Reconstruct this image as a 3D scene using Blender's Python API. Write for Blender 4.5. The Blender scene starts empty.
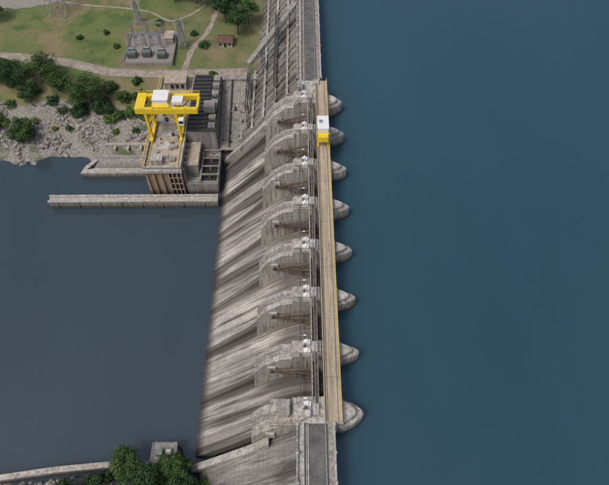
import bpy, math, random
import numpy as np
from mathutils import Vector, noise, Matrix
random.seed(7); rng=np.random.default_rng(7)
scene=bpy.context.scene
COL=scene.collection

# ------------------------------------------------------------------ materials
def newmat(name):
    m=bpy.data.materials.new(name); m.use_nodes=True
    nt=m.node_tree; nt.nodes.clear()
    out=nt.nodes.new('ShaderNodeOutputMaterial'); b=nt.nodes.new('ShaderNodeBsdfPrincipled')
    nt.links.new(b.outputs[0],out.inputs[0])
    return m,nt,b
def N(nt,t,**k):
    n=nt.nodes.new(t)
    for a,v in k.items(): setattr(n,a,v)
    return n
def L(nt,a,b): nt.links.new(a,b)
def pos(nt,scale=(1,1,1)):
    g=N(nt,'ShaderNodeNewGeometry'); mp=N(nt,'ShaderNodeMapping')
    mp.inputs['Scale'].default_value=scale
    L(nt,g.outputs['Position'],mp.inputs[0]); return mp.outputs[0]
def noi(nt,vec,scale,detail=5,rough=.6):
    n=N(nt,'ShaderNodeTexNoise'); n.inputs['Scale'].default_value=scale
    n.inputs['Detail'].default_value=detail; n.inputs['Roughness'].default_value=rough
    L(nt,vec,n.inputs['Vector']); return n.outputs[0]
def mr(nt,v,a,b,c=0,d=1):
    n=N(nt,'ShaderNodeMapRange'); n.inputs[1].default_value=a; n.inputs[2].default_value=b
    n.inputs[3].default_value=c; n.inputs[4].default_value=d; L(nt,v,n.inputs[0]); return n.outputs[0]
def mixc(nt,f,a,b,bt='MIX'):
    n=N(nt,'ShaderNodeMix',data_type='RGBA',blend_type=bt)
    for i,s in ((0,f),(6,a),(7,b)):
        if isinstance(s,(int,float)): n.inputs[i].default_value=s
        elif isinstance(s,(tuple,list)): n.inputs[i].default_value=(*s,1)
        else: L(nt,s,n.inputs[i])
    return n.outputs[2]
def math_(nt,op,a,b=None):
    n=N(nt,'ShaderNodeMath',operation=op)
    for i,s in ((0,a),(1,b)):
        if s is None: continue
        if isinstance(s,(int,float)): n.inputs[i].default_value=s
        else: L(nt,s,n.inputs[i])
    return n.outputs[0]
def bump(nt,b,h,st=.5,dist=.1):
    n=N(nt,'ShaderNodeBump'); n.inputs['Strength'].default_value=st; n.inputs['Distance'].default_value=dist
    L(nt,h,n.inputs['Height']); L(nt,n.outputs[0],b.inputs['Normal'])
def desat(c,k=.28):
    l=.25*c[0]+.6*c[1]+.15*c[2]; return tuple(x+(l-x)*k for x in c)

def concrete(name,light,mid,dark,streak=(.7,.7,.05),contrast=(.42,.62),lift=1.5,joint=0,wl=None,band=None,blotch=.65,bays=False,fine=.75,ds=.28):
    light,mid,dark=desat(light,ds),desat(mid,ds),desat(dark,ds)
    m,nt,b=newmat(name)
    s1=noi(nt,pos(nt,streak),1.0,6,.65)
    s2=noi(nt,pos(nt,(1,1,1)),.09,5,.6)
    s3=noi(nt,pos(nt,(1,1,1)),1.3,6,.75)
    s4=noi(nt,pos(nt,tuple(3*x for x in streak)),1.0,3,.6)
    c=mixc(nt,mr(nt,s1,contrast[0],contrast[1]),mid,light)
    c=mixc(nt,mr(nt,s2,.45,.66,0,.7),c,mid)
    c=mixc(nt,mr(nt,s4,.5,.70,0,fine),c,dark)
    c=mixc(nt,mr(nt,s3,.5,.75,0,blotch),c,dark)
    g=N(nt,'ShaderNodeNewGeometry'); sp=N(nt,'ShaderNodeSeparateXYZ'); L(nt,g.outputs['Position'],sp.inputs[0])
    nsp=N(nt,'ShaderNodeSeparateXYZ'); L(nt,g.outputs['Normal'],nsp.inputs[0])
    if band:
        s5=noi(nt,pos(nt,band),1.0,3,.5)
        c=mixc(nt,mr(nt,s5,.51,.58,0,.82),c,dark)
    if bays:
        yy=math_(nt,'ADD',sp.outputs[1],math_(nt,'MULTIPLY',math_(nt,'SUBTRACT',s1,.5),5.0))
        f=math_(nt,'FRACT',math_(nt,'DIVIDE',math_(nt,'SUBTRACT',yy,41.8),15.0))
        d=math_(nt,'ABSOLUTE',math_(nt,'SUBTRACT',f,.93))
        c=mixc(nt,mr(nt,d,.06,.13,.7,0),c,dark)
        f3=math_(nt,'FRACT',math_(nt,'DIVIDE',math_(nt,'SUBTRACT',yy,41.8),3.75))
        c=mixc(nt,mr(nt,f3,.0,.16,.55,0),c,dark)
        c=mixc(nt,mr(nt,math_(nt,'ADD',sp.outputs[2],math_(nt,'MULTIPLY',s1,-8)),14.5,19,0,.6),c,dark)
    if lift:
        f=math_(nt,'FRACT',math_(nt,'DIVIDE',sp.outputs[2],lift))
        ln=math_(nt,'LESS_THAN',f,.07)
        ver=math_(nt,'LESS_THAN',math_(nt,'ABSOLUTE',nsp.outputs[2]),.9)
        c=mixc(nt,math_(nt,'MULTIPLY',math_(nt,'MULTIPLY',ln,ver),.4),c,dark)
    if joint:
        f=math_(nt,'FRACT',math_(nt,'DIVIDE',sp.outputs[1],joint))
        c=mixc(nt,math_(nt,'MULTIPLY',math_(nt,'LESS_THAN',f,.03),.7),c,tuple(.6*x for x in dark))
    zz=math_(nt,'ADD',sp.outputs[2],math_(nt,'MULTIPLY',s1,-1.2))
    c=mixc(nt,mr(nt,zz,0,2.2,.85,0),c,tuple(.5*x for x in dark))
    if wl:
        c=mixc(nt,mr(nt,zz,wl+.2,wl+1.9,.9,0),c,tuple(.6*x for x in dark))
    L(nt,c,b.inputs['Base Color']); b.inputs['Roughness'].default_value=.95
    b.inputs['Specular IOR Level'].default_value=.12
    bump(nt,b,s3,.6,.14)
    return m
def plain(name,col,rough=.6,var=.25,metal=0,scale=1.0):
    m,nt,b=newmat(name)
    n=noi(nt,pos(nt),scale,5,.7)
    c=mixc(nt,mr(nt,n,.35,.7),col,tuple(x*(1-var*1.6) for x in col))
    L(nt,c,b.inputs['Base Color']); b.inputs['Roughness'].default_value=rough; b.inputs['Metallic'].default_value=metal
    return m
M={}
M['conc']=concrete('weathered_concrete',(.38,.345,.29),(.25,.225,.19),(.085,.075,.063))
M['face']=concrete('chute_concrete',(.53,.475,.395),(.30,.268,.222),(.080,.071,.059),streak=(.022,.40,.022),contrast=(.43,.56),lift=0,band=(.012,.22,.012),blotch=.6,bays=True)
M['nface']=concrete('block_face_concrete',(.36,.33,.285),(.21,.19,.165),(.070,.063,.054),streak=(.04,.5,.04),lift=1.5,joint=7.5,band=(.03,.12,.03))
M['pier']=concrete('pier_concrete',(.52,.465,.38),(.35,.31,.25),(.095,.082,.065),streak=(.6,.6,.06))
M['nose']=concrete('pier_nose_concrete',(.50,.45,.37),(.30,.265,.215),(.075,.066,.053),streak=(.9,.9,.07),contrast=(.46,.60),wl=29,blotch=.8,fine=.9)
M['top']=concrete('pale_concrete',(.52,.475,.40),(.37,.335,.28),(.13,.115,.092),streak=(.5,.5,.3),lift=0)
M['deck']=concrete('bridge_deck_concrete',(.46,.38,.27),(.37,.30,.21),(.18,.145,.10),streak=(.7,.04,.5),lift=0,ds=.05)
M['tan']=concrete('tan_wall_concrete',(.44,.32,.215),(.31,.225,.15),(.12,.088,.06),lift=2.4,ds=0)
M['roof']=concrete('powerhouse_roof',(.48,.40,.30),(.37,.305,.23),(.17,.14,.11),streak=(.3,.3,.3),lift=0,ds=.05)
M['white']=plain('white_paint',(.74,.73,.69),.5,.12)
M['yellow']=plain('yellow_paint',(.80,.55,.02),.45,.15)
M['yrail']=plain('faded_yellow_paint',(.62,.50,.12),.6,.3)
M['steel']=plain('galvanised_steel',(.34,.34,.33),.5,.3,.2)
M['dsteel']=plain('dark_steel',(.06,.055,.05),.6,.3)
M['gate']=plain('rusty_gate_steel',(.17,.13,.095),.7,.5,0,.8)
M['asph']=plain('worn_asphalt',(.15,.142,.13),.9,.4,0,.4)
M['drk']=plain('dark_opening',(.018,.018,.018),.8,.1)
M['roofd']=plain('dark_roof_sheet',(.05,.047,.045),.7,.4)
M['tile']=plain('clay_tile',(.15,.075,.05),.8,.4)
M['bark']=plain('bark',(.10,.075,.05),.9,.4)
M['gravel']=plain('gravel',(.33,.30,.265),.95,.4,0,2.5)
M['road']=plain('dusty_road',(.36,.305,.24),.95,.35,0,.5)
M['rock']=plain('bank_rock',(.38,.35,.305),.9,.65,0,.9)
M['green']=plain('transformer_green',(.17,.2,.18),.6,.3)

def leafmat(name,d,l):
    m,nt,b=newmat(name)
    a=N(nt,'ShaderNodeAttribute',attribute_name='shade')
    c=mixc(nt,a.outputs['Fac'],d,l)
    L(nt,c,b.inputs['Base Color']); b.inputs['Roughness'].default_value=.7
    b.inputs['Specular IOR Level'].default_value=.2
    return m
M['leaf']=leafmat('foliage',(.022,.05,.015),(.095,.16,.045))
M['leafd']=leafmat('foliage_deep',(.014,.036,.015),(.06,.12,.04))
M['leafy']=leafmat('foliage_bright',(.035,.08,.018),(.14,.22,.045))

def water(name,ca,cb,sc):
    m,nt,b=newmat(name)
    n=noi(nt,pos(nt,(1,.35,1)),.012,4,.5)
    n2=noi(nt,pos(nt,(.5,.12,1)),.06,4,.6)
    c=mixc(nt,mr(nt,n,.35,.65),ca,cb)
    c=mixc(nt,mr(nt,n2,.45,.7,0,.35),c,tuple(x*1.3 for x in cb))
    L(nt,c,b.inputs['Base Color']); b.inputs['Roughness'].default_value=.08
    b.inputs['IOR'].default_value=1.5
    w=noi(nt,pos(nt,(1,1.6,1)),sc,4,.55)
    p=noi(nt,pos(nt,(.6,1,1)),.02,3,.5)
    h=math_(nt,'MULTIPLY',w,mr(nt,p,.4,.65,.25,1.0))
    bump(nt,b,h,.10,.12)
    return m
M['res']=water('reservoir_water',(.021,.057,.076),(.027,.066,.086),.7)
M['riv']=water('river_water',(.027,.042,.052),(.037,.054,.065),.35)

m,nt,b=newmat('ground'); M['ground']=m
a=N(nt,'ShaderNodeAttribute',attribute_name='zone'); sp=N(nt,'ShaderNodeSeparateColor'); L(nt,a.outputs['Color'],sp.inputs[0])
n1=noi(nt,pos(nt),.12,6,.65); n2=noi(nt,pos(nt),1.6,6,.75); n3=noi(nt,pos(nt),.05,5,.65)
grass=mixc(nt,mr(nt,n2,.35,.65),(.085,.12,.028),(.17,.19,.06))
grass=mixc(nt,mr(nt,n1,.48,.62,0,.8),grass,(.055,.10,.022))
grass=mixc(nt,mr(nt,n3,.47,.59,0,.75),grass,(.25,.18,.105))
rock=mixc(nt,mr(nt,n2,.4,.62),(.15,.135,.11),(.39,.36,.31))
rock=mixc(nt,mr(nt,n1,.50,.60,0,.8),rock,(.07,.095,.03))
soil=mixc(nt,mr(nt,n2,.3,.7),(.28,.22,.16),(.18,.14,.10))
f=math_(nt,'ADD',sp.outputs[0],math_(nt,'MULTIPLY',math_(nt,'SUBTRACT',n2,.5),.9))
c=mixc(nt,mr(nt,f,.35,.65),rock,grass)
f=math_(nt,'ADD',sp.outputs[2],math_(nt,'MULTIPLY',math_(nt,'SUBTRACT',n2,.5),.9))
c=mixc(nt,mr(nt,f,.4,.7),c,soil)
L(nt,c,b.inputs['Base Color']); b.inputs['Roughness'].default_value=.95; bump(nt,b,n2,.8,.5)

# ------------------------------------------------------------------ mesh builder
class MB:
    def __init__(s): s.v=[]; s.f=[]; s.m=[]; s.mats=[]
    def mi(s,k):
        if k not in s.mats: s.mats.append(k)
        return s.mats.index(k)
    def add(s,vs,fs,k):
        o=len(s.v); s.v+= [tuple(p) for p in vs]; i=s.mi(k)
        for f in fs: s.f.append([o+q for q in f]); s.m.append(i)
    def box(s,x0,x1,y0,y1,z0,z1,k):
        s.add([(x0,y0,z0),(x1,y0,z0),(x1,y1,z0),(x0,y1,z0),(x0,y0,z1),(x1,y0,z1),(x1,y1,z1),(x0,y1,z1)],
          [(0,3,2,1),(4,5,6,7),(0,1,5,4),(1,2,6,5),(2,3,7,6),(3,0,4,7)],k)
    def profY(s,prof,y0,y1,k):
        n=len(prof); vs=[(x,y0,z) for x,z in prof]+[(x,y1,z) for x,z in prof]
        s.add(vs,[tuple(range(n)),tuple(range(2*n-1,n-1,-1))]+[(i,i+n,(i+1)%n+n,(i+1)%n) for i in range(n)],k)
    def planZ(s,pts,z0,z1,k,taper=None):
        n=len(pts); top=pts if taper is None else taper
        vs=[(x,y,z0) for x,y in pts]+[(x,y,z1) for x,y in top]
        s.add(vs,[tuple(range(n-1,-1,-1)),tuple(range(n,2*n))]+[(i,(i+1)%n,(i+1)%n+n,i+n) for i in range(n)],k)
    def beam(s,p,q,w,k,h=None,up=(0,0,1)):
        p=Vector(p);q=Vector(q);d=(q-p).normalized();h=h or w
        u=Vector(up)
        if abs(d.dot(u))>.97: u=Vector((0,1,0))
        a=d.cross(u).normalized()*w/2; c=a.cross(d).normalized()*h/2
        vs=[p+a+c,p-a+c,p-a-c,p+a-c,q+a+c,q-a+c,q-a-c,q+a-c]
        s.add(vs,[(0,1,2,3),(7,6,5,4),(0,4,5,1),(1,5,6,2),(2,6,7,3),(3,7,4,0)],k)
    def tube(s,p,q,r,k,n=8,r2=None):
        p=Vector(p);q=Vector(q);d=(q-p).normalized();r2=r if r2 is None else r2
        u=Vector((0,0,1)) if abs(d.z)<.95 else Vector((1,0,0))
        a=d.cross(u).normalized(); c=a.cross(d)
        vs=[]
        for (o,rr) in ((p,r),(q,r2)):
            for i in range(n):
                t=2*math.pi*i/n; vs.append(o+a*math.cos(t)*rr+c*math.sin(t)*rr)
        s.add(vs,[tuple(range(n)),tuple(range(2*n-1,n-1,-1))]+[(i,i+n,(i+1)%n+n,(i+1)%n) for i in range(n)],k)
    def rail(s,p,q,k,h=1.1,step=2.5,w=.08):
        p=Vector(p);q=Vector(q);n=max(1,int((q-p).length/step)); z=Vector((0,0,h))
        s.beam(p+z,q+z,w,k); s.beam(p+z*.5,q+z*.5,w*.8,k)
        for i in range(n+1):
            o=p.lerp(q,i/n); s.beam(o,o+z,w,k)
    def obj(s,name,parent=None,bevel=0,smooth=False):
        me=bpy.data.meshes.new(name); me.from_pydata(s.v,[],s.f)
        for k in s.mats: me.materials.append(M[k])
        me.polygons.foreach_set('material_index',s.m); me.update()
        import bmesh
        bm=bmesh.new(); bm.from_mesh(me); bmesh.ops.recalc_face_normals(bm,faces=bm.faces); bm.to_mesh(me); bm.free()
        o=bpy.data.objects.new(name,me); COL.objects.link(o)
        if parent: o.parent=parent
        if bevel:
            md=o.modifiers.new('b','BEVEL'); md.width=bevel; md.segments=1; md.limit_method='ANGLE'
        return o
def empty(name):
    e=bpy.data.objects.new(name,None); COL.objects.link(e); return e
def interp(t,tab):
    if t<=tab[0][0]: return tab[0][1]
    for (a,b),(c,d) in zip(tab,tab[1:]):
        if t<=c: return b+(d-b)*(t-a)/(c-a)
    return tab[-1][1]

# ------------------------------------------------------------------ terrain
def shoreN(x): return 154+3*noise.noise(Vector((x*.04,3.1,0)))+2*noise.noise(Vector((x*.15,1.1,0)))-3*max(0,min(1,(x+92)/15))
def shoreS(x): return 35+1.5*noise.noise(Vector((x*.07,8.1,0)))-max(0,(-45-x))*.03+4.5*math.exp(-((x+41)/8)**2)
TN=[(-12,-5),(0,0),(5,3),(25,11),(36,12.3),(90,15),(200,34),(300,55),(2000,140)]
TS=[(-8,-5),(0,0),(3,3),(10,5.5),(60,14),(140,34),(250,55),(2000,120)]
def H(x,y):
    if x>0:
        t=max(y-405,-155-y,x-1800)
        return interp(t,[(-60,-10),(-5,26),(0,33),(80,45),(200,60),(2500,220)])
    hn=interp(y-shoreN(x),TN); hs=interp(shoreS(x)-y,TS)
    h=max(hn,hs)
    s=y-shoreN(x)
    if -2<s<27: h+=.8*noise.noise(Vector((x*.25,y*.25,0)))+.4*noise.noise(Vector((x*.8,y*.8,5)))
    if x<-200:
        h+= 12*noise.noise(Vector((x*.004,y*.004,2)))*min(1,(-200-x)/400) if h>5 else 0
    return h
def axis(fine,far):
    out=[]
    for a,b,st in fine: out+=list(np.arange(a,b,st))
    out.append(fine[-1][1])
    lo=out[0]; hi=out[-1]
    L1=[];x=lo;d=6
    while x>-far: x-=d; d*=1.35; L1.append(x)
    L2=[];x=hi;d=6
    while x<far: x+=d; d*=1.35; L2.append(x)
    return L1[::-1]+out+L2
xs=axis([(-160,-10,1.4),(-10,-1,3),(-1,1.01,1)],5000); ys=axis([(-20,20,4),(20,44,1.2),(44,144,8),(144,190,1.2),(190,260,3.0),(260,420,10)],5000)
V=[];Z=[]
for y in ys:
    for x in xs:
        h=H(x,y); V.append((x,y,h))
        s=y-shoreN(x)
        if s>-5: 
            g=max(0,min(1,(s-19)/6)); so=0
            if 20<s<30: so=.25
            if x>-50 and s>20: so=.45
            if s>75: g=1
        else:
            g=.75 if y<shoreS(x)-4 else 0; so=.35
        Z.append((g,1-g,so,1))
nx=len(xs);F=[(j*nx+i,j*nx+i+1,(j+1)*nx+i+1,(j+1)*nx+i) for j in range(len(ys)-1) for i in range(nx-1)]
me=bpy.data.meshes.new('ground'); me.from_pydata(V,[],F)
ca=me.color_attributes.new('zone','FLOAT_COLOR','POINT'); ca.data.foreach_set('color',np.array(Z,dtype=np.float32).ravel())
me.materials.append(M['ground']); me.polygons.foreach_set('use_smooth',[True]*len(F)); me.update()
COL.objects.link(bpy.data.objects.new('ground',me))

def sheet(name,x0,x1,y0,y1,z,k):
    b=MB(); b.add([(x0,y0,z),(x1,y0,z),(x1,y1,z),(x0,y1,z)],[(0,1,2,3)],k); return b.obj(name)
sheet('reservoir_water',6.9,5000,-4000,4000,29,'res')
sheet('river_water',-5000,-24,-20,175,0,'riv')

def ribbon(name,pts,w,k,dz=.12,kerb=False):
    b=MB(); P=[Vector((*p,0)) for p in pts]; dense=[]
    for p,q in zip(P,P[1:]):
        n=max(2,int((q-p).length/1.5))
        for i in range(n): dense.append(p.lerp(q,i/n))
    dense.append(P[-1])
    for _ in range(6): dense=[dense[0]]+[(dense[i-1]+dense[i]*2+dense[i+1])/4 for i in range(1,len(dense)-1)]+[dense[-1]]
    rows=[]
    for i,p in enumerate(dense):
        d=(dense[min(i+1,len(dense)-1)]-dense[max(i-1,0)]).normalized(); nrm=Vector((-d.y,d.x,0))
        row=[]
        ww=w*(1+.35*noise.noise(Vector((p.x*.3,p.y*.3,0)))) if not kerb else w
        for t in (-.5,-.25,0,.25,.5):
            q=p+nrm*ww*t; row.append((q.x,q.y,H(q.x,q.y)+dz))
        rows.append(row)
    vs=[v for r in rows for v in r]
    b.add(vs,[(5*i+j,5*i+j+1,5*i+j+6,5*i+j+5) for i in range(len(rows)-1) for j in range(4)],k)
    if kerb:
        for e in (0,4):
            for i in range(len(rows)-1):
                p=Vector(rows[i][e]);q=Vector(rows[i+1][e]); b.beam(p,q,.25,'conc',.3)
    return b.obj(name)
ribbon('access_road',[(-220,206),(-118,200),(-95,196),(-78,190),(-60,189),(-21,190)],4.6,'road',kerb=True)
ribbon('footpath',[(-150,250),(-102,236),(-80,233),(-67,230),(-57,222),(-47,229),(-40,240)],1.1,'road')
ribbon('service_road',[(-170,240),(-125,236),(-108,242),(-100,262)],7,'gravel')
ribbon('switchyard_road',[(-48,190),(-46,205),(-40,216),(-36,240)],2.2,'road')
ribbon('bank_road',[(-120,29),(-85,30),(-60,31),(-46,29),(-30,24)],4,'road',kerb=True)

# ------------------------------------------------------------------ dam
dam=empty('concrete_dam')
Y0=41.8; S=15.; NP=8
PY=[Y0+S*i for i in range(NP)]
def chz(x): return interp(-x,[(-8,24.5),(-6,25.6),(-3,26),(0,25.6),(4,23.6),(8,20.4),(29.5,0),(36,-6.2)])
b=MB()
cp=[(7,-8),(7,25.2)]+[(x,chz(x)) for x in (6,4.5,3,1.5,0,-2,-4,-6,-8,-12,-20,-29.5,-35)]+[(-35,-8)]
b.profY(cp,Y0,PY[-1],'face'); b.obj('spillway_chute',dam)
prof=[(6.8,-8),(6.8,35.6),(-1.2,35.6),(-1.2,32.2),(-34,-6.5),(-34,-8)]
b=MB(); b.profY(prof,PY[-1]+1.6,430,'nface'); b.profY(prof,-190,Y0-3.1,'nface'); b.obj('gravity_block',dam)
b=MB()
for (a,c) in ((PY[-1]+8.2,430),(-190,Y0-3)):
    b.box(1.2,5.4,a,c,35.6,35.72,'asph')
    b.box(5.4,6.9,a,c,35.6,36.0,'conc'); b.box(6.5,6.95,a,c,36.0,36.9,'top')
    b.box(-1.3,1.2,a,c,35.6,36.0,'top'); b.box(-1.5,-1.1,a,c,36.0,36.8,'conc')
    b.box(.2,.45,a,c,36.0,36.3,'dsteel'); b.box(.75,.85,a,c,36.0,36.15,'dsteel')
    b.tube((4.9,a,35.95),(4.9,c,35.95),.16,'steel',6)
    y=a
    while y<c:
        b.box(-1.6,-.9,y,y+.5,36.0,37.1,'top'); b.box(6.4,7.1,y,y+.5,36.,37.2,'top')
        if int(y)%3==0: b.beam((1.0,y,36),(1.0,y,41),.13,'steel'); b.beam((1.0,y,41),(2.2,y,41.3),.1,'steel'); b.box(2.0,2.7,y-.15,y+.15,41.2,41.35,'white')
        y+=6
b.obj('crest_roadway',dam)
def pier(yc,t,end=False,parent=None):
    b=MB(); h=t/2; hn=h+.3
    pr=[(9,10),(9,35.2),(-2.6,35.2),(-2.6,33.8),(-5.2,33.4),(-9.5,30.0),(-12.2,25.2),(-12.8,14.5)]
    b.profY(pr,yc-h,yc+h,'pier')
    # ogival (pointed-bell) nose
    nose=[(8.0,-hn)]
    for i in range(0,21):
        u=-1+i/10; nose.append((9+4.7*(1-abs(u)**1.9),hn*u))
    nose+=[(8.0,hn)]
    pts=[(x,yc+y) for x,y in nose]
    def sc(k,ky=None):
        ky=k if ky is None else ky
        return [(9+(x-9)*k if x>9 else x,yc+(y-yc)*ky) for x,y in pts]
    b.planZ(sc(1.05,1.03),5,33.2,'nose',taper=sc(1.0))
    b.planZ(sc(1.0),33.2,33.6,'nose',taper=sc(.93,.93))
    b.planZ(sc(.66,.80),33.6,34.7,'nose',taper=sc(.62,.76))
    b.planZ(sc(.62,.76),34.7,35.0,'top',taper=sc(.52,.68))
    b.box(-2.4,4.4,yc-h+.15,yc+h-.15,35.2,35.8,'top')
    b.box(-2.0,.2,yc-h+.5,yc+h-.5,35.8,36.5,'pier')
    b.box(-8.6,-6.6,yc-h-.5,yc-h+.2,27.0,29.6,'top'); b.box(-8.6,-6.6,yc+h-.2,yc+h+.5,27.0,29.6,'top')
    pr=[(-12,chz(-12)-1),(-12,chz(-12)+3.4)]+[(x,chz(x)+hh) for x,hh in ((-16,2.2),(-22,1.2),(-29.6,.25))]+[(-30.2,-5)]
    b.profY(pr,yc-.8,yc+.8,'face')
    return b.obj('pier',dam)
for i,y in enumerate(PY):
    pier(y,4.0 if 0<i<NP-1 else 6.0,i in(0,NP-1))
b=MB()
for i in range(NP-1):
    for fr,hh in ((.27,.6),(.5,1.0),(.74,.55)):
        yc=PY[i]+S*fr
        pr=[(-9.5,chz(-9.5)-.5),(-9.5,chz(-9.5)+.05),(-12,chz(-12)+hh),(-24,chz(-24)+hh*.7),(-29.6,chz(-29.6)+.1),(-30.0,-3)]
        b.profY(pr,yc-.35,yc+.35,'face')
b.obj('chute_rib',dam)
b=MB()
pr=[(-8,chz(-8)-2),(-8,chz(-8)+7)]+[(x,chz(x)+hh) for x,hh in ((-12,5),(-20,3.6),(-28,2.6),(-30,2.0))]+[(-30,-4)]
b.profY(pr,Y0-5.0,Y0-3.15,'top')
b.profY(pr,PY[-1]+3.1,PY[-1]+4.6,'pier')
b.obj('training_wall',dam,bevel=.1)
b=MB()
b.box(-7.5,-1.3,Y0-3.05,Y0+2.9,33.9,35.0,'pier'); b.box(-1.2,8.8,Y0-3.05,Y0+3.0,35.25,36.0,'top')
b.box(-5.6,-3.2,Y0-1.5,Y0+1.6,35.0,37.4,'top'); b.box(-5.9,-2.9,Y0-1.8,Y0+1.9,37.4,37.6,'conc')
b.box(0.2,1.6,Y0-2,Y0-.5,36,37.6,'top')
b.box(-1.2,8.8,PY[-1]-3,PY[-1]+8,35.25,36.0,'top')
b.box(-1.0,.6,PY[-1]+2,PY[-1]+5,36,38.2,'conc'); b.box(4,6,PY[-1]+5.4,PY[-1]+7.2,36,37.2,'top')
b.rail((-7.4,Y0-2.9,35),(-1.4,Y0-2.9,35),'steel',1.1,1.5); b.rail((-7.4,Y0-2.9,35),(-7.4,Y0+2.8,35),'steel',1.1,1.5)
b.obj('abutment_platform',dam,bevel=.08)
for i in range(NP-1):
    b=MB(); ya=PY[i]+(2.05 if i else 3.05); yb=PY[i+1]-(2.05 if i<NP-2 else 3.05)
    R=11.; cx,cz=-7.6,28.3
    A=[math.radians(t) for t in range(-13,26,4)]
    arc=[(cx+R*math.cos(t),cz+R*math.sin(t)) for t in A]
    for (p,q) in zip(arc,arc[1:]):
        b.add([(p[0],ya,p[1]),(p[0],yb,p[1]),(q[0],yb,q[1]),(q[0],ya,q[1])],[(0,1,2,3)],'gate')
    for p in arc[::2]: b.box(p[0]-.6,p[0]-.05,ya+.1,yb-.1,p[1]-.12,p[1]+.12,'gate')
    n=8
    for j in range(n):
        y=ya+.3+(yb-ya-.6)*j/(n-1)
        for p,q in zip(arc,arc[1:]): b.beam((p[0]-.2,y,p[1]),(q[0]-.2,y,q[1]),.14,'gate',.3,up=(0,1,0))
    for yt in (ya+.6,yb-.6):
        yi=yt+(1.2 if yt<(ya+yb)/2 else -1.2)
        for k in (0,4,8):
            b.beam((cx,yt,cz),(arc[k][0]-.5,yi,arc[k][1]),.38,'gate')
        b.tube((cx,yt-.5,cz),(cx,yt+.5,cz),.5,'dsteel',10)
        b.beam((cx+4,yt+(yi-yt)*.4,cz-1.0),(cx+4,yt+(yi-yt)*.4,cz+1.7),.2,'gate')
        b.beam((cx+7,yt+(yi-yt)*.7,cz-1.6),(cx+7,yt+(yi-yt)*.7,cz+2.9),.2,'gate')
    b.beam((cx+7,ya+1.2,cz+.3),(cx+7,yb-1.2,cz+.3),.25,'gate')
    b.obj('radial_gate',dam)
b=MB(); h=MB()
for i in range(NP-1):
    ya=PY[i]; yb=PY[i+1]
    b.box(2.7,3.6,ya,yb,35.85,36.1,'gate')
    b.rail((2.75,ya,36.1),(2.75,yb,36.1),'steel'); b.rail((3.55,ya,36.1),(3.55,yb,36.1),'steel')
    b.tube((2.15,ya,36.3),(2.15,yb,36.3),.14,'top',6)
    b.beam((-.5,ya+1.5,36.0),(-.5,yb-1.5,36.0),.2,'dsteel')
b.obj('hoist_walkway',dam)
for i,y in enumerate(PY):
    for s in (-1,1):
        h.box(.2,1.8,y+s*1.1-.55,y+s*1.1+.55,35.8,36.9,'white')
        h.tube((1.0,y+s*1.1-.5,37.0),(1.0,y+s*1.1+.5,37.0),.38,'white',8)
    h.box(-.1,.3,y-.3,y+.3,36.5,38.1,'top')
    h.box(2.2,3.6,y-1.3,y+1.3,36.15,36.6,'top')
    h.beam((-1.2,y+.9,36.4),(-1.2,y+.9,40.5),.14,'steel'); h.beam((-1.2,y+.9,40.4),(.4,y+.9,40.7),.1,'steel'); h.box(.2,.8,y+.75,y+1.05,40.62,40.75,'white')
h.obj('hoist_unit',dam)
b=MB()
tp=[(2.6,33.8),(5.2,33.4),(9.5,30),(12.2,25.2)]
for i in range(NP):
    y=PY[i]
    b.rail((-2.5,y-1.7,35.8),(4.2,y-1.7,35.8),'steel',1.0,1.6,.07)
    b.beam((-5.2,y+1.4,33.6),(-12.0,y+1.4,26.0),.1,'steel')
    for q in range(18):
        x=-3-q*.5; b.box(x-.5,x,y-.5,y+.4,interp(-x,tp)-.4,interp(-x,tp)+.12,'conc')
    for (p,q) in zip(tp,tp[1:]):
        b.rail((-p[0],y+.45,p[1]+.1),(-q[0],y+.45,q[1]+.1),'steel',1.0,1.3,.06)
b.obj('pier_stair',dam)

# ------------------------------------------------------------------ road bridge
br=empty('road_bridge'); ya,yb=Y0-2.9,PY[-1]+7.5
b=MB(); b.box(4.9,8.5,ya,yb,36.02,36.35,'deck')
for y in np.arange(Y0+S/2,yb,S): b.box(5.0,8.4,y-.04,y+.04,36.35,36.356,'asph')
b.box(4.9,5.3,Y0,PY[-1],34.9,36.0,'conc'); b.box(7.9,8.3,Y0,PY[-1],34.9,36.0,'conc')
b.obj('deck',br)
b=MB(); b.box(4.7,4.92,ya,yb,35.9,36.75,'top'); b.box(8.45,8.65,ya,yb,35.9,36.6,'yrail')
b.rail((8.55,ya,36.5),(8.55,yb,36.5),'yrail',.9,2.2,.12)
b.rail((4.8,ya,36.7),(4.8,yb,36.7),'yrail',.6,2.5,.08)
b.box(5.45,5.55,ya,yb,36.356,36.42,'dsteel'); b.box(7.75,7.85,ya,yb,36.356,36.42,'dsteel')
b.obj('parapet',br)
cr=empty('stoplog_gantry_crane'); b=MB(); yc=126
for x in (5.2,8.1):
    b.box(x-.25,x+.25,yc-3.2,yc+3.2,36.45,36.95,'yellow')
    for s in (-1,1): b.beam((x,yc+s*2.6,36.9),(x,yc+s*1.9,40.5),.4,'yellow')
b.box(4.8,8.5,yc-2.2,yc-1.7,40.4,41.0,'yellow'); b.box(4.8,8.5,yc+1.7,yc+2.2,40.4,41.0,'yellow')
b.obj('frame',cr)
b=MB(); b.box(4.9,8.2,yc-1.9,yc+3.6,41.0,42.8,'white'); b.box(4.8,8.3,yc-2.0,yc+3.7,42.8,42.95,'white'); b.box(5.2,8.1,yc-3.9,yc-2.2,39.2,41.2,'yellow')
b.box(5.4,6.4,yc+.5,yc+1.5,42.95,43.4,'steel')
b.obj('machinery_house',cr,bevel=.08)

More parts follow.
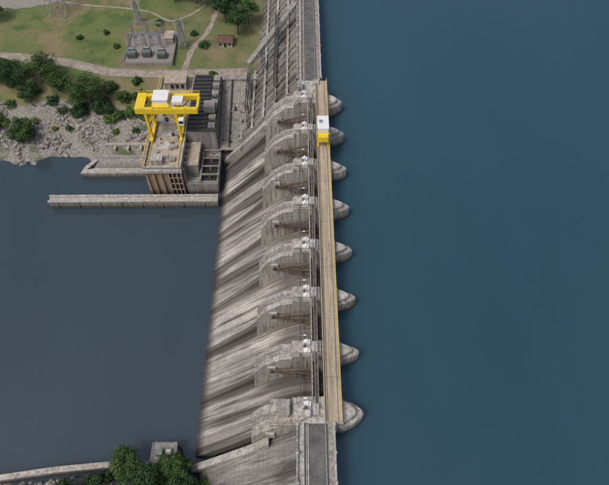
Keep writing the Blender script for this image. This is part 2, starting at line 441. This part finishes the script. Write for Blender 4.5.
# ------------------------------------------------------------------ north block ribs, beams, lattice
def nz(x): return 32.2+(x+1.2)*(38.7/32.8)
b=MB()
for i,y in enumerate(np.arange(156,232,4.2)):
    xe=-29 if y<188 else -18
    b.profY([(-1.3,nz(-1.3)-.5),(-1.3,nz(-1.3)+.9),(xe,nz(xe)+1.4),(xe,nz(xe)-.5)],y-.3,y+.3,'conc')
for x in (-5,-9.5,-14,-18.5,-23):
    b.box(x-.4,x+.4,155.9,231 if x>-17 else 190,nz(x)-.6,nz(x)+1.75,'pier')
b.obj('face_buttress',dam)
b=MB()
for q in range(60):
    x=-1.8-q*.45; b.box(x-.45,x,PY[-1]+5.2,PY[-1]+7.0,nz(x)-.4,nz(x)+.5,'top')
b.rail((-1.5,PY[-1]+7.1,nz(-1.5)+.4),(-28,PY[-1]+7.1,nz(-28)+.4),'steel',1.1,2)
b.obj('face_stair',dam)
tr=MB()
def lattice(b,p,q,w,k='dsteel',seg=2.2,m=.14):
    p=Vector(p);q=Vector(q);d=(q-p).normalized(); a=d.cross(Vector((0,0,1)))
    if a.length<.1: a=Vector((1,0,0))
    a=a.normalized()*w/2; c=a.cross(d).normalized()*w/2
    cs=[a+c,-a+c,-a-c,a-c]
    for o in cs: b.beam(p+o,q+o,m,k)
    n=max(1,int((q-p).length/seg))
    for i in range(n):
        s=p.lerp(q,i/n);e=p.lerp(q,(i+1)/n)
        for j in range(4):
            b.beam(s+cs[j],e+cs[(j+1)%4],m*.7,k); b.beam(s+cs[j],s+cs[(j+1)%4],m*.7,k)
lattice(tr,(-1.8,200,36.5),(-20,178,25),1.6,'steel',2.2,.2)
tr.beam((-1.8,200,37.4),(-20,178,25.9),1.3,'conc',.15)
for t in (.35,.7,.98):
    p=Vector((-1.8,200,36.5)).lerp(Vector((-20,178,25)),t); lattice(tr,(p.x,p.y,nz(p.x)),(p.x,p.y,p.z-.8),1.2,'steel',2,.16)
for y in (158,166,174,184,196):
    lattice(tr,(-9,y,nz(-9)),(-9,y,35),1.0,'dsteel',2,.13)
lattice(tr,(-9,158,35),(-9,196,35),1.0,'dsteel',2,.13)
for y in (160,168,176):
    lattice(tr,(-20,y,nz(-20)),(-20,y,22),.9,'dsteel',2,.12)
lattice(tr,(-20,157,22),(-20,178,22),.9,'dsteel',2,.12)
tr.obj('steel_trestle')
b=MB()
b.add([(-41.5,183.5,13.3),(-14,183.5,13.3),(-14,187.2,13.5),(-41.5,187.2,13.5)],[(0,1,2,3)],'conc')
b.add([(-31.3,152,6.0),(-20,152,6.0),(-20,183.5,13.3),(-31.3,183.5,13.3)],[(0,1,2,3)],'conc')
for y in np.arange(154,183,3.2):
    z=6+(y-152)*7.3/31.5; b.beam((-31.3,y,z+.1),(-21,y,z+.1),.2,'pier',.35)
for x in (-29.5,-24.5): b.beam((x,152,6.1),(x,183.5,13.4),.2,'pier',.35)
b.box(-41.5,-14,183.2,183.5,8,14.3,'conc')
for q in range(30):
    x=rng.uniform(-30.5,-22); y=rng.uniform(155,181); s=rng.uniform(.3,1.0); z=6+(y-152)*7.3/31.5
    b.box(x,x+s,y,y+s*rng.uniform(.6,2.4),z-.4,z+s*.7,rng.choice(['steel','conc','dsteel','gate','top']))
b.tube((-27.5,153,6.9),(-27.5,183,13.9),.3,'dsteel',8)
b.obj('paved_apron')

# ------------------------------------------------------------------ river walls
b=MB(); b.box(-91,-30.2,128.9,131.9,-5,3.4,'conc'); b.box(-91.2,-30.2,128.7,129.5,3.4,3.9,'pier'); b.box(-91.2,-30.2,131.2,132.1,3.4,3.9,'pier'); b.box(-91.0,-30.3,129.5,131.2,3.4,3.5,'top')
for x in np.arange(-88,-34,7.5): b.box(x,x+.4,128.6,128.9,-3,3.3,'conc')
b.obj('river_divide_wall',bevel=.08)
b=MB()
b.planZ([(-83,143.6),(-55.7,143.6),(-55.7,146.2),(-78,146.2),(-81,145.4)],-4,2.8,'pier')
b.planZ([(-83,143.6),(-81,145.4),(-77.6,150.5),(-78.6,151.5),(-82.2,147)],-4,2.75,'pier')
b.add([(-80,145.5,1),(-55.8,146.3,1),(-55.8,151.6,3.2),(-77,151.0,3.0)],[(0,1,2,3)],'conc')
b.box(-77,-55.8,151.0,152.4,-4,3.4,'conc')
b.obj('tailrace_wing_wall',bevel=.06)
b=MB(); b.box(-76,-55.8,156.5,158,-3,4.6,'pier')
for x in (-72,-67,-62): b.box(x-.5,x+.5,154.5,156.5,-3,4.3,'top')
b.obj('bank_retaining_wall',bevel=.06)

# ------------------------------------------------------------------ powerhouse
ph=empty('powerhouse')
XL=-55.4
b=MB(); b.box(XL,-42.6,135.4,184,-5,13.2,'tan'); b.box(XL-.4,-42.2,135,184.2,13.2,13.8,'roof')
b.obj('main_block',ph,bevel=.1)
b=MB()
for x in (XL,-53,-50.3):
    b.box(x-.05,x+.8,134.7,135.4,-3,13.1,'tan')
b.box(-47.2,-42.7,134.9,135.42,1.0,12.2,'drk')
for x in (-47.3,-45.8,-44.3,-42.9): b.box(x,x+.4,134.4,135.3,-3,13.1,'tan')
for z in (3.5,6.5,9.5): b.box(-47,-42.6,134.5,135.2,z,z+.3,'tan')
b.box(XL-.6,-42.0,134.2,135.0,12.6,13.9,'top')
for y in np.arange(139,182,5.2):
    b.box(XL-.3,XL+.1,y,y+3,4.5,9.5,'drk'); b.box(XL-.6,XL,y-.9,y-.2,-2,13.1,'conc')
b.obj('facade',ph)
b=MB()
b.box(XL-.3,XL+.3,135.1,184,13.8,14.9,'pier'); b.box(-42.9,-42.3,135.1,184,13.8,14.9,'pier'); b.box(XL+.3,-42.9,135.1,135.7,13.8,14.8,'pier')
b.box(XL+.8,XL+1.1,136,184,13.8,14.15,'yrail'); b.box(-43.9,-43.6,136,184,13.8,14.15,'yrail')
for y in np.arange(138,182,6.5):
    b.box(-52.8,-47.5,y,y+4.2,13.8,14.05,'top')
    b.box(-46.5,-44.8,y+.5,y+2.0,13.8,14.6,'conc')
b.box(-53,-49,137,140,14.05,16.2,'pier'); b.box(-53.2,-48.8,136.8,140.2,16.2,16.4,'top')
b.rail((XL-.6,135,14.6),(XL-.6,184,14.6),'yellow',1.1,3,.11)
b.rail((XL-.3,134.7,13.9),(-42.2,134.7,13.9),'steel',1.1,2)
b.box(-53,-45,177,183.5,13.8,17.5,'pier'); b.box(-53.3,-44.7,176.7,183.8,17.5,17.9,'roof')
for x in (-51,-49,-47): b.box(x,x+1.3,176.9,177.02,15,16.8,'drk')
for q in range(34):
    x=rng.uniform(-53.5,-44.5); y=rng.uniform(141,175); s=rng.uniform(.25,.8)
    b.box(x,x+s,y,y+s*rng.uniform(.6,2),14.06,14.2+s*.8,rng.choice(['steel','conc','dsteel','white','top']))
b.obj('roof_equipment',ph)
b=MB()
b.box(-42.2,-31.5,152,182,-4,16,'conc'); b.box(-42.1,-31.2,151.6,182.3,16,16.3,'roofd')
for y in np.arange(153,182,2.2): b.box(-41.5,-34.8,y,y+1.1,16.3,16.9,'roofd')
for q,y in enumerate(np.arange(153,182,4.4)): b.box(-34.2,-31.6,y,y+2.5-.5*(q%2),16.3,17.0+.4*(q%3),'conc')
b.box(-36,-32,160,164,17.4,20,'conc')
b.box(-42.1,-30.5,135.4,151.6,-4,5.6,'conc'); b.box(-42,-37.5,140,151.5,5.6,10.5,'conc'); b.box(-42.1,-37.3,139.8,151.55,10.5,10.8,'roof')
b.box(-37,-31,137,149,5.6,5.7,'drk'); b.box(-37,-36.4,136,150,5.7,7.4,'conc')
for y in (138,142,146,150): b.beam((-36.5,y,8),(-30,y,8),.4,'conc'); b.beam((-33.5,y,5),(-33.5,y,8),.4,'conc')
for y in np.arange(136,151,3.0): b.box(-42.3,-41.5,y,y+.6,5.6,13,'conc')
b.rail((-42,135.6,5.7),(-30.6,135.6,5.7),'steel',1.1,2)
b.tube((-40,139,6.2),(-31,139,6.2),.3,'gate',8)
b.obj('service_gallery',ph)

gc=empty('gantry_crane'); b=MB(); yc=153.5; zt=26.5
LX=(-54.3,-43.7)
for y in (yc-3.6,yc+3.6):
    b.box(-57.5,-35.8,y-.7,y+.7,zt,zt+2.0,'yellow')
    for x in LX:
        b.beam((x,y,15.0),(x,y,zt),.9,'yellow',1.1)
    b.beam((LX[0]+.4,y,22.0),(LX[0]+3.8,y,zt+.2),.45,'yellow'); b.beam((LX[1]-.4,y,22.0),(LX[1]-3.8,y,zt+.2),.45,'yellow')
    b.beam((LX[1]+.4,y,22.5),(LX[1]+4.5,y,zt+.2),.4,'yellow')
for x in LX:
    b.box(x-.55,x+.55,yc-5.6,yc+5.6,14.3,15.3,'yellow')
    b.beam((x,yc-3.6,20.3),(x,yc+3.6,20.3),.6,'yellow')
    b.beam((x,yc-3.6,20.3),(x,yc+3.6,25.8),.3,'yellow'); b.beam((x,yc+3.6,20.3),(x,yc-3.6,25.8),.3,'yellow')
    for s in (-1,1):
        for d in (4.2,5.2): b.tube((x-.2,yc+s*d,14.3),(x+.2,yc+s*d,14.3),.42,'dsteel',10)
for x in (-57.2,-36.1): b.box(x-.4,x+.4,yc-2.9,yc+2.9,zt+.2,zt+1.6,'yellow')
b.box(-57.5,-54.2,yc-4.4,yc+4.4,zt+2.0,zt+2.2,'yellow')
for y in (yc-4.3,yc+4.3):
    b.rail((-57.5,y,zt+2.0),(-35.8,y,zt+2.0),'yellow',1.1,2,.12)
b.obj('frame',gc,bevel=.06)
b=MB(); b.box(-51.5,-45.5,yc-3.9,yc+3.9,zt+2.05,zt+2.8,'yellow'); b.box(-51,-46,yc-2.6,yc+2.6,zt+2.8,zt+4.6,'white'); b.box(-51.2,-45.8,yc-2.8,yc+2.8,zt+4.6,zt+4.75,'white')
b.box(-44.8,-41.0,yc-2,yc+1.4,zt+2.05,zt+3.4,'white')
b.tube((-48.5,yc,zt-6),(-48.5,yc,zt+2),.06,'dsteel'); b.box(-49,-48,yc-.4,yc+.4,zt-7.2,zt-6,'dsteel')
b.box(-42.9,-41,yc-5.9,yc-4.2,22.6,25,'white'); b.box(-42.7,-41.2,yc-5.95,yc-5.88,23.4,24.6,'drk')
b.obj('trolley_and_cab',gc,bevel=.06)

# ------------------------------------------------------------------ switchyard
sw=empty('switchyard'); b=MB(); z0=13.9
b.box(-73,-53,194,215,9,z0,'gravel')
for (a0,a1,c0,c1) in ((-73.2,-52.8,193.8,194),(-73.2,-52.8,215,215.2)): b.box(a0,a1,c0,c1,9,z0+.5,'conc')
b.box(-73.2,-73,194,215,9,z0+.5,'conc'); b.box(-53,-52.8,194,215,9,z0+.5,'conc')
b.rail((-73,194,z0),(-53,194,z0),'steel',2,2.5); b.rail((-53,194,z0),(-53,215,z0),'steel',2,2.5); b.rail((-73,194,z0),(-73,215,z0),'steel',2,2.5)
b.obj('pad',sw)
b=MB()
for (x,y) in ((-70,199),(-64,199.6),(-57.6,198.6)):
    b.box(x-1.8,x+1.8,y-1.3,y+1.3,z0,z0+2.6,'green')
    for s in range(6): b.box(x-1.7+s*.6,x-1.5+s*.6,y-2.1,y-1.3,z0+.4,z0+2.3,'steel')
    b.tube((x-1.2,y+.6,z0+3.2),(x+1.2,y+.6,z0+3.2),.42,'steel',10)
    for s in (-1,0,1): b.tube((x+s,y,z0+2.6),(x+s,y,z0+4.2),.15,'steel',6,.1)
b.obj('transformer',sw)
b=MB()
for y in (204,211.5):
    for x in (-71.5,-65,-58.5): lattice(b,(x,y,z0),(x,y,z0+7.5),.7,'steel',1.6,.10)
    lattice(b,(-71.5,y,z0+7.2),(-58.5,y,z0+7.2),.6,'steel',1.6,.09)
for x in (-70,-67,-63.5,-60): 
    b.tube((x,204,z0+6.8),(x,211.5,z0+6.8),.05,'dsteel')
    for y in (206.5,209): b.tube((x,y,z0),(x,y,z0+3.2),.14,'steel',6); b.tube((x,y,z0+3.2),(x,y,z0+4.6),.16,'top',6)
b.box(-57.5,-54,207,212,z0,z0+2.8,'top'); b.box(-57.8,-53.7,206.7,212.3,z0+2.8,z0+3,'roof')
b.obj('bus_structure',sw)

def pylon(x,y,z,hh,w,name):
    b=MB(); n=7
    cs=[]
    for i in range(n+1):
        t=i/n; ww=w*(1-.8*t)/2; cs.append([Vector((x+sx*ww,y+sy*ww,z+hh*t)) for sx,sy in((1,1),(-1,1),(-1,-1),(1,-1))])
    for i in range(n):
        for j in range(4):
            b.beam(cs[i][j],cs[i+1][j],.18,'steel'); b.beam(cs[i][j],cs[i+1][(j+1)%4],.1,'steel'); b.beam(cs[i][(j+1)%4],cs[i+1][j],.1,'steel'); b.beam(cs[i+1][j],cs[i+1][(j+1)%4],.1,'steel')
    for t in (.72,.84,.96):
        zz=z+hh*t; b.beam((x-w*.6,y,zz),(x+w*.6,y,zz),.2,'steel'); b.beam((x-w*.6,y,zz),(x,y,zz+1.3),.1,'steel'); b.beam((x+w*.6,y,zz),(x,y,zz+1.3),.1,'steel')
        for s in (-1,1): b.tube((x+s*w*.58,y,zz-1.4),(x+s*w*.58,y,zz),.12,'white',6)
    return b.obj(name)
pylon(-108,229,14.2,30,7,'transmission_tower'); pylon(-50,206,13.2,13,3,'transmission_tower'); pylon(-71,222,14,11,2.6,'transmission_tower')

def house(x,y,w,d,hh,name,roof='tile'):
    e=empty(name); z=H(x,y)-.3; b=MB(); b.box(x-w/2,x+w/2,y-d/2,y+d/2,z-1,z+hh,'top')
    b.box(x-.5,x+.5,y-d/2-.03,y-d/2,z+.3,z+2.3,'drk'); b.box(x+w/4,x+w/4+.9,y-d/2-.03,y-d/2,z+1.2,z+2.2,'drk'); b.box(x-w/4-.9,x-w/4,y-d/2-.03,y-d/2,z+1.2,z+2.2,'drk')
    b.obj('walls',e); b=MB(); o=.5
    vs=[(x-w/2-o,y-d/2-o,z+hh),(x+w/2+o,y-d/2-o,z+hh),(x+w/2+o,y+d/2+o,z+hh),(x-w/2-o,y+d/2+o,z+hh),(x-w/2-o,y,z+hh+1.6),(x+w/2+o,y,z+hh+1.6)]
    b.add(vs,[(0,1,5,4),(3,4,5,2),(0,4,3),(1,2,5),(0,3,2,1)],roof); b.obj('roof',e)
house(-32,208,6,5,2.6,'small_house')

b=MB()
for x in (-40,-37.4,-34.8): b.box(x,x+.8,38,44,-4,4.5,'conc')
b.box(-40.2,-33.8,38.5,43.5,4.5,5,'conc'); b.box(-39,-37.2,40,41.6,5,6.8,'green'); b.box(-36.4,-35,40,41.6,5,6.4,'top')
b.rail((-40.2,43.4,5),(-33.8,43.4,5),'steel'); b.rail((-40.2,38.6,5),(-40.2,43.4,5),'steel')
b.obj('outlet_gate_structure')
b=MB(); pts=[(-130,31.5),(-100,33),(-82,35),(-66,37.2),(-50,38.6),(-41,38.5)]
for p,q in zip(pts,pts[1:]): b.beam((*p,0.5),(*q,0.5),1.2,'conc',6); b.beam((*p,3.6),(*q,3.6),1.5,'pier',.4)
b.obj('bank_parapet_wall')

# ------------------------------------------------------------------ vegetation
def foliage(name,x,y,r,hh,mat='leaf',n=5000,leaf=.45,z=None,trunk=True,clumps=26,flat=.75):
    z=H(x,y) if z is None else z
    b=MB()
    zc=z+hh-r*flat*.8 if trunk else z+r*flat*.45
    if trunk:
        b.tube((x,y,z-.5),(x+.2,y,z+hh*.55),.35,'bark',7,.2)
        for i in range(6):
            a=i*1.05+rng.random(); b.tube((x+.2,y,z+hh*(.3+.05*i)),(x+math.cos(a)*r*.6,y+math.sin(a)*r*.6,zc+r*.2*rng.random()),.15,'bark',5,.05)
    else:
        for i in range(6):
            a=i*1.05; b.tube((x,y,z-.4),(x+math.cos(a)*r*.6,y+math.sin(a)*r*.6,zc+r*.2),.12,'bark',5,.04)
    C=[];Rr=[]
    while len(C)<clumps:
        d=rng.normal(size=3); d/=np.linalg.norm(d)
        if d[2]<-.45: continue
        q=d*np.array([r,r,r*flat])*(.35+.5*rng.random()); C.append(q); Rr.append(r*(.2+.2*rng.random()))
    C=np.array(C)+np.array([x,y,zc]); Rr=np.array(Rr)
    ci=rng.integers(0,clumps,n); d=rng.normal(size=(n,3)); d/=np.linalg.norm(d,axis=1)[:,None]
    P=C[ci]+d*(Rr[ci]*(.6+.45*rng.random(n)))[:,None]*np.array([1,1,.8])
    keep=P[:,2]>z+.1; P=P[keep]; ci=ci[keep]; d=d[keep]; n=len(P)
    nr=d+rng.normal(size=(n,3))*.6; nr/=np.linalg.norm(nr,axis=1)[:,None]
    t=np.cross(nr,rng.normal(size=(n,3))); t/=np.linalg.norm(t,axis=1)[:,None]; u=np.cross(nr,t)
    s=(leaf*(.5+.8*rng.random(n)))[:,None]
    quad=np.stack([P+t*s*.6,P+u*s*.35,P-t*s*.6,P-u*s*.35],1).reshape(-1,3)
    base=len(b.v); nbf=len(b.f)
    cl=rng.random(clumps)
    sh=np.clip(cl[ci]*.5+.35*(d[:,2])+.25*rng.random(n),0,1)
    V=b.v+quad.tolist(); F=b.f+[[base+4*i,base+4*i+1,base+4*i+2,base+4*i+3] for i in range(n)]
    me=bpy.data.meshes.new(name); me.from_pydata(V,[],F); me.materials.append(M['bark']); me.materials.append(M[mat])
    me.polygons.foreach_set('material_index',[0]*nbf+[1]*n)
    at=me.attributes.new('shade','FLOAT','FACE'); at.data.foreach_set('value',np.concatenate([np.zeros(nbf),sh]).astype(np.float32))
    me.update(); o=bpy.data.objects.new(name,me); COL.objects.link(o); return o
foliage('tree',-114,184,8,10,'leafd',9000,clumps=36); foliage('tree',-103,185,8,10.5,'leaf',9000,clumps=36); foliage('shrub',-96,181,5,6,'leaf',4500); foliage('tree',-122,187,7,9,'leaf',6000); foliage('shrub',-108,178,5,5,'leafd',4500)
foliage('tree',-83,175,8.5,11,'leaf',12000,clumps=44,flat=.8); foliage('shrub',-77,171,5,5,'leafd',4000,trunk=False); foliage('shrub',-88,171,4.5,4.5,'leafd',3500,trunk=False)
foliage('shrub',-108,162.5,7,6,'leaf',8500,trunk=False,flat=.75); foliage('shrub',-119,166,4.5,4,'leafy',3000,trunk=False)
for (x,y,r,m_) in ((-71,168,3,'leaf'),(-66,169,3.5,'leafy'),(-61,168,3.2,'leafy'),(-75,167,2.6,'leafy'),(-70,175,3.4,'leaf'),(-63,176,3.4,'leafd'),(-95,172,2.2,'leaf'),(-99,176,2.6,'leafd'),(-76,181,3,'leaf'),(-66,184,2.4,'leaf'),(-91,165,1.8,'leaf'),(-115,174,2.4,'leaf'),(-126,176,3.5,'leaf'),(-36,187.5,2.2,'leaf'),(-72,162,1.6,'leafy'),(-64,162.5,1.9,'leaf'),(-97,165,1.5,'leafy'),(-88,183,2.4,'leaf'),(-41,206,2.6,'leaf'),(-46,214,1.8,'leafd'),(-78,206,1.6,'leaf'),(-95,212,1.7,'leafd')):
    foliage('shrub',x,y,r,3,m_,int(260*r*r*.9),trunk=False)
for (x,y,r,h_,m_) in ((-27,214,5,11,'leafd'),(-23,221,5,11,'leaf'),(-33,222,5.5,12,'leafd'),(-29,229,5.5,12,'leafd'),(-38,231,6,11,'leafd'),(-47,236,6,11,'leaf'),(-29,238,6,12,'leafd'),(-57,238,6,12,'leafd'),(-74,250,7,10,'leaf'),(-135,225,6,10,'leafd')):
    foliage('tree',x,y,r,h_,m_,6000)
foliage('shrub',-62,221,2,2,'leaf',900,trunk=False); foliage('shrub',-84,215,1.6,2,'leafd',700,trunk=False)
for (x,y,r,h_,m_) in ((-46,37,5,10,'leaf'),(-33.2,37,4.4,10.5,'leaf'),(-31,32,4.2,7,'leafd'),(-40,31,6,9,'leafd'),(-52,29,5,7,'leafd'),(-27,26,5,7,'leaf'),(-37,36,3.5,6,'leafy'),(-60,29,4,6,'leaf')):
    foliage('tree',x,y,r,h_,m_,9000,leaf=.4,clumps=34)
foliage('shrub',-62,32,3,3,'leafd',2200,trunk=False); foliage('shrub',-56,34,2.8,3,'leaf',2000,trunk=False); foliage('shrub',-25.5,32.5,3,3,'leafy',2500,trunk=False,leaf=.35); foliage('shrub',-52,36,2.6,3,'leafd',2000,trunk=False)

import bmesh
bmr=bmesh.new(); bmesh.ops.create_icosphere(bmr,subdivisions=1,radius=1); rv=np.array([v.co[:] for v in bmr.verts]); rf=[[v.index for v in f.verts] for f in bmr.faces]; bmr.free()
V=[];F=[]
for i in range(3400):
    x=rng.uniform(-150,-56.5); s=rng.uniform(-1.5,22); y=shoreN(x)+s
    if -79<x and y<159: continue
    if noise.noise(Vector((x*.12,y*.12,9)))>.12: continue
    sz=.22+.9*rng.random()**3*(1.4 if s<12 else 1)
    q=rv*(1+.35*(rng.random(len(rv))-.5))[:,None]*np.array([1+rng.random()*.6,1,.6+.3*rng.random()])*sz
    a=rng.random()*6.28; R=np.array([[math.cos(a),-math.sin(a),0],[math.sin(a),math.cos(a),0],[0,0,1]])
    q=q@R.T+np.array([x,y,H(x,y)+sz*.1]); o=len(V); V+=q.tolist(); F+=[[o+k for k in f] for f in rf]
for i in range(500):
    x=rng.uniform(-110,-31); y=shoreS(x)+rng.uniform(-3,1); sz=.25+.6*rng.random()**2
    q=rv*(1+.35*(rng.random(len(rv))-.5))[:,None]*sz+np.array([x,y,H(x,y)+.05]); o=len(V); V+=q.tolist(); F+=[[o+k for k in f] for f in rf]
me=bpy.data.meshes.new('bank_rocks'); me.from_pydata(V,[],F); me.materials.append(M['rock']); COL.objects.link(bpy.data.objects.new('bank_rocks',me))

# ------------------------------------------------------------------ light, world, camera
w=bpy.data.worlds.new('World'); scene.world=w; w.use_nodes=True; nt=w.node_tree
sky=nt.nodes.new('ShaderNodeTexSky'); sky.sky_type='NISHITA'; sky.sun_disc=False
EL,AZ=math.radians(60),math.radians(225)
sky.sun_elevation=EL; sky.sun_rotation=AZ; sky.dust_density=4; sky.ozone_density=1
bg=nt.nodes['Background']; nt.links.new(sky.outputs[0],bg.inputs[0]); bg.inputs[1].default_value=.15
sd=bpy.data.lights.new('sun','SUN'); sd.energy=1.5; sd.angle=math.radians(16); sd.color=(1,.97,.93)
so=bpy.data.objects.new('sun',sd); COL.objects.link(so)
dirv=Vector((math.sin(AZ)*math.cos(EL),math.cos(AZ)*math.cos(EL),math.sin(EL)))
so.rotation_euler=dirv.to_track_quat('Z','Y').to_euler()
cd=bpy.data.cameras.new('camera'); cam=bpy.data.objects.new('camera',cd); COL.objects.link(cam)
cam.location=(0,0,159); cam.rotation_euler=(math.radians(35.4),0,math.radians(-.44)); cd.lens=33.1; cd.sensor_width=36; cd.clip_end=12000
scene.camera=cam
scene.view_settings.view_transform='Standard'; scene.view_settings.look='None'; scene.view_settings.exposure=0
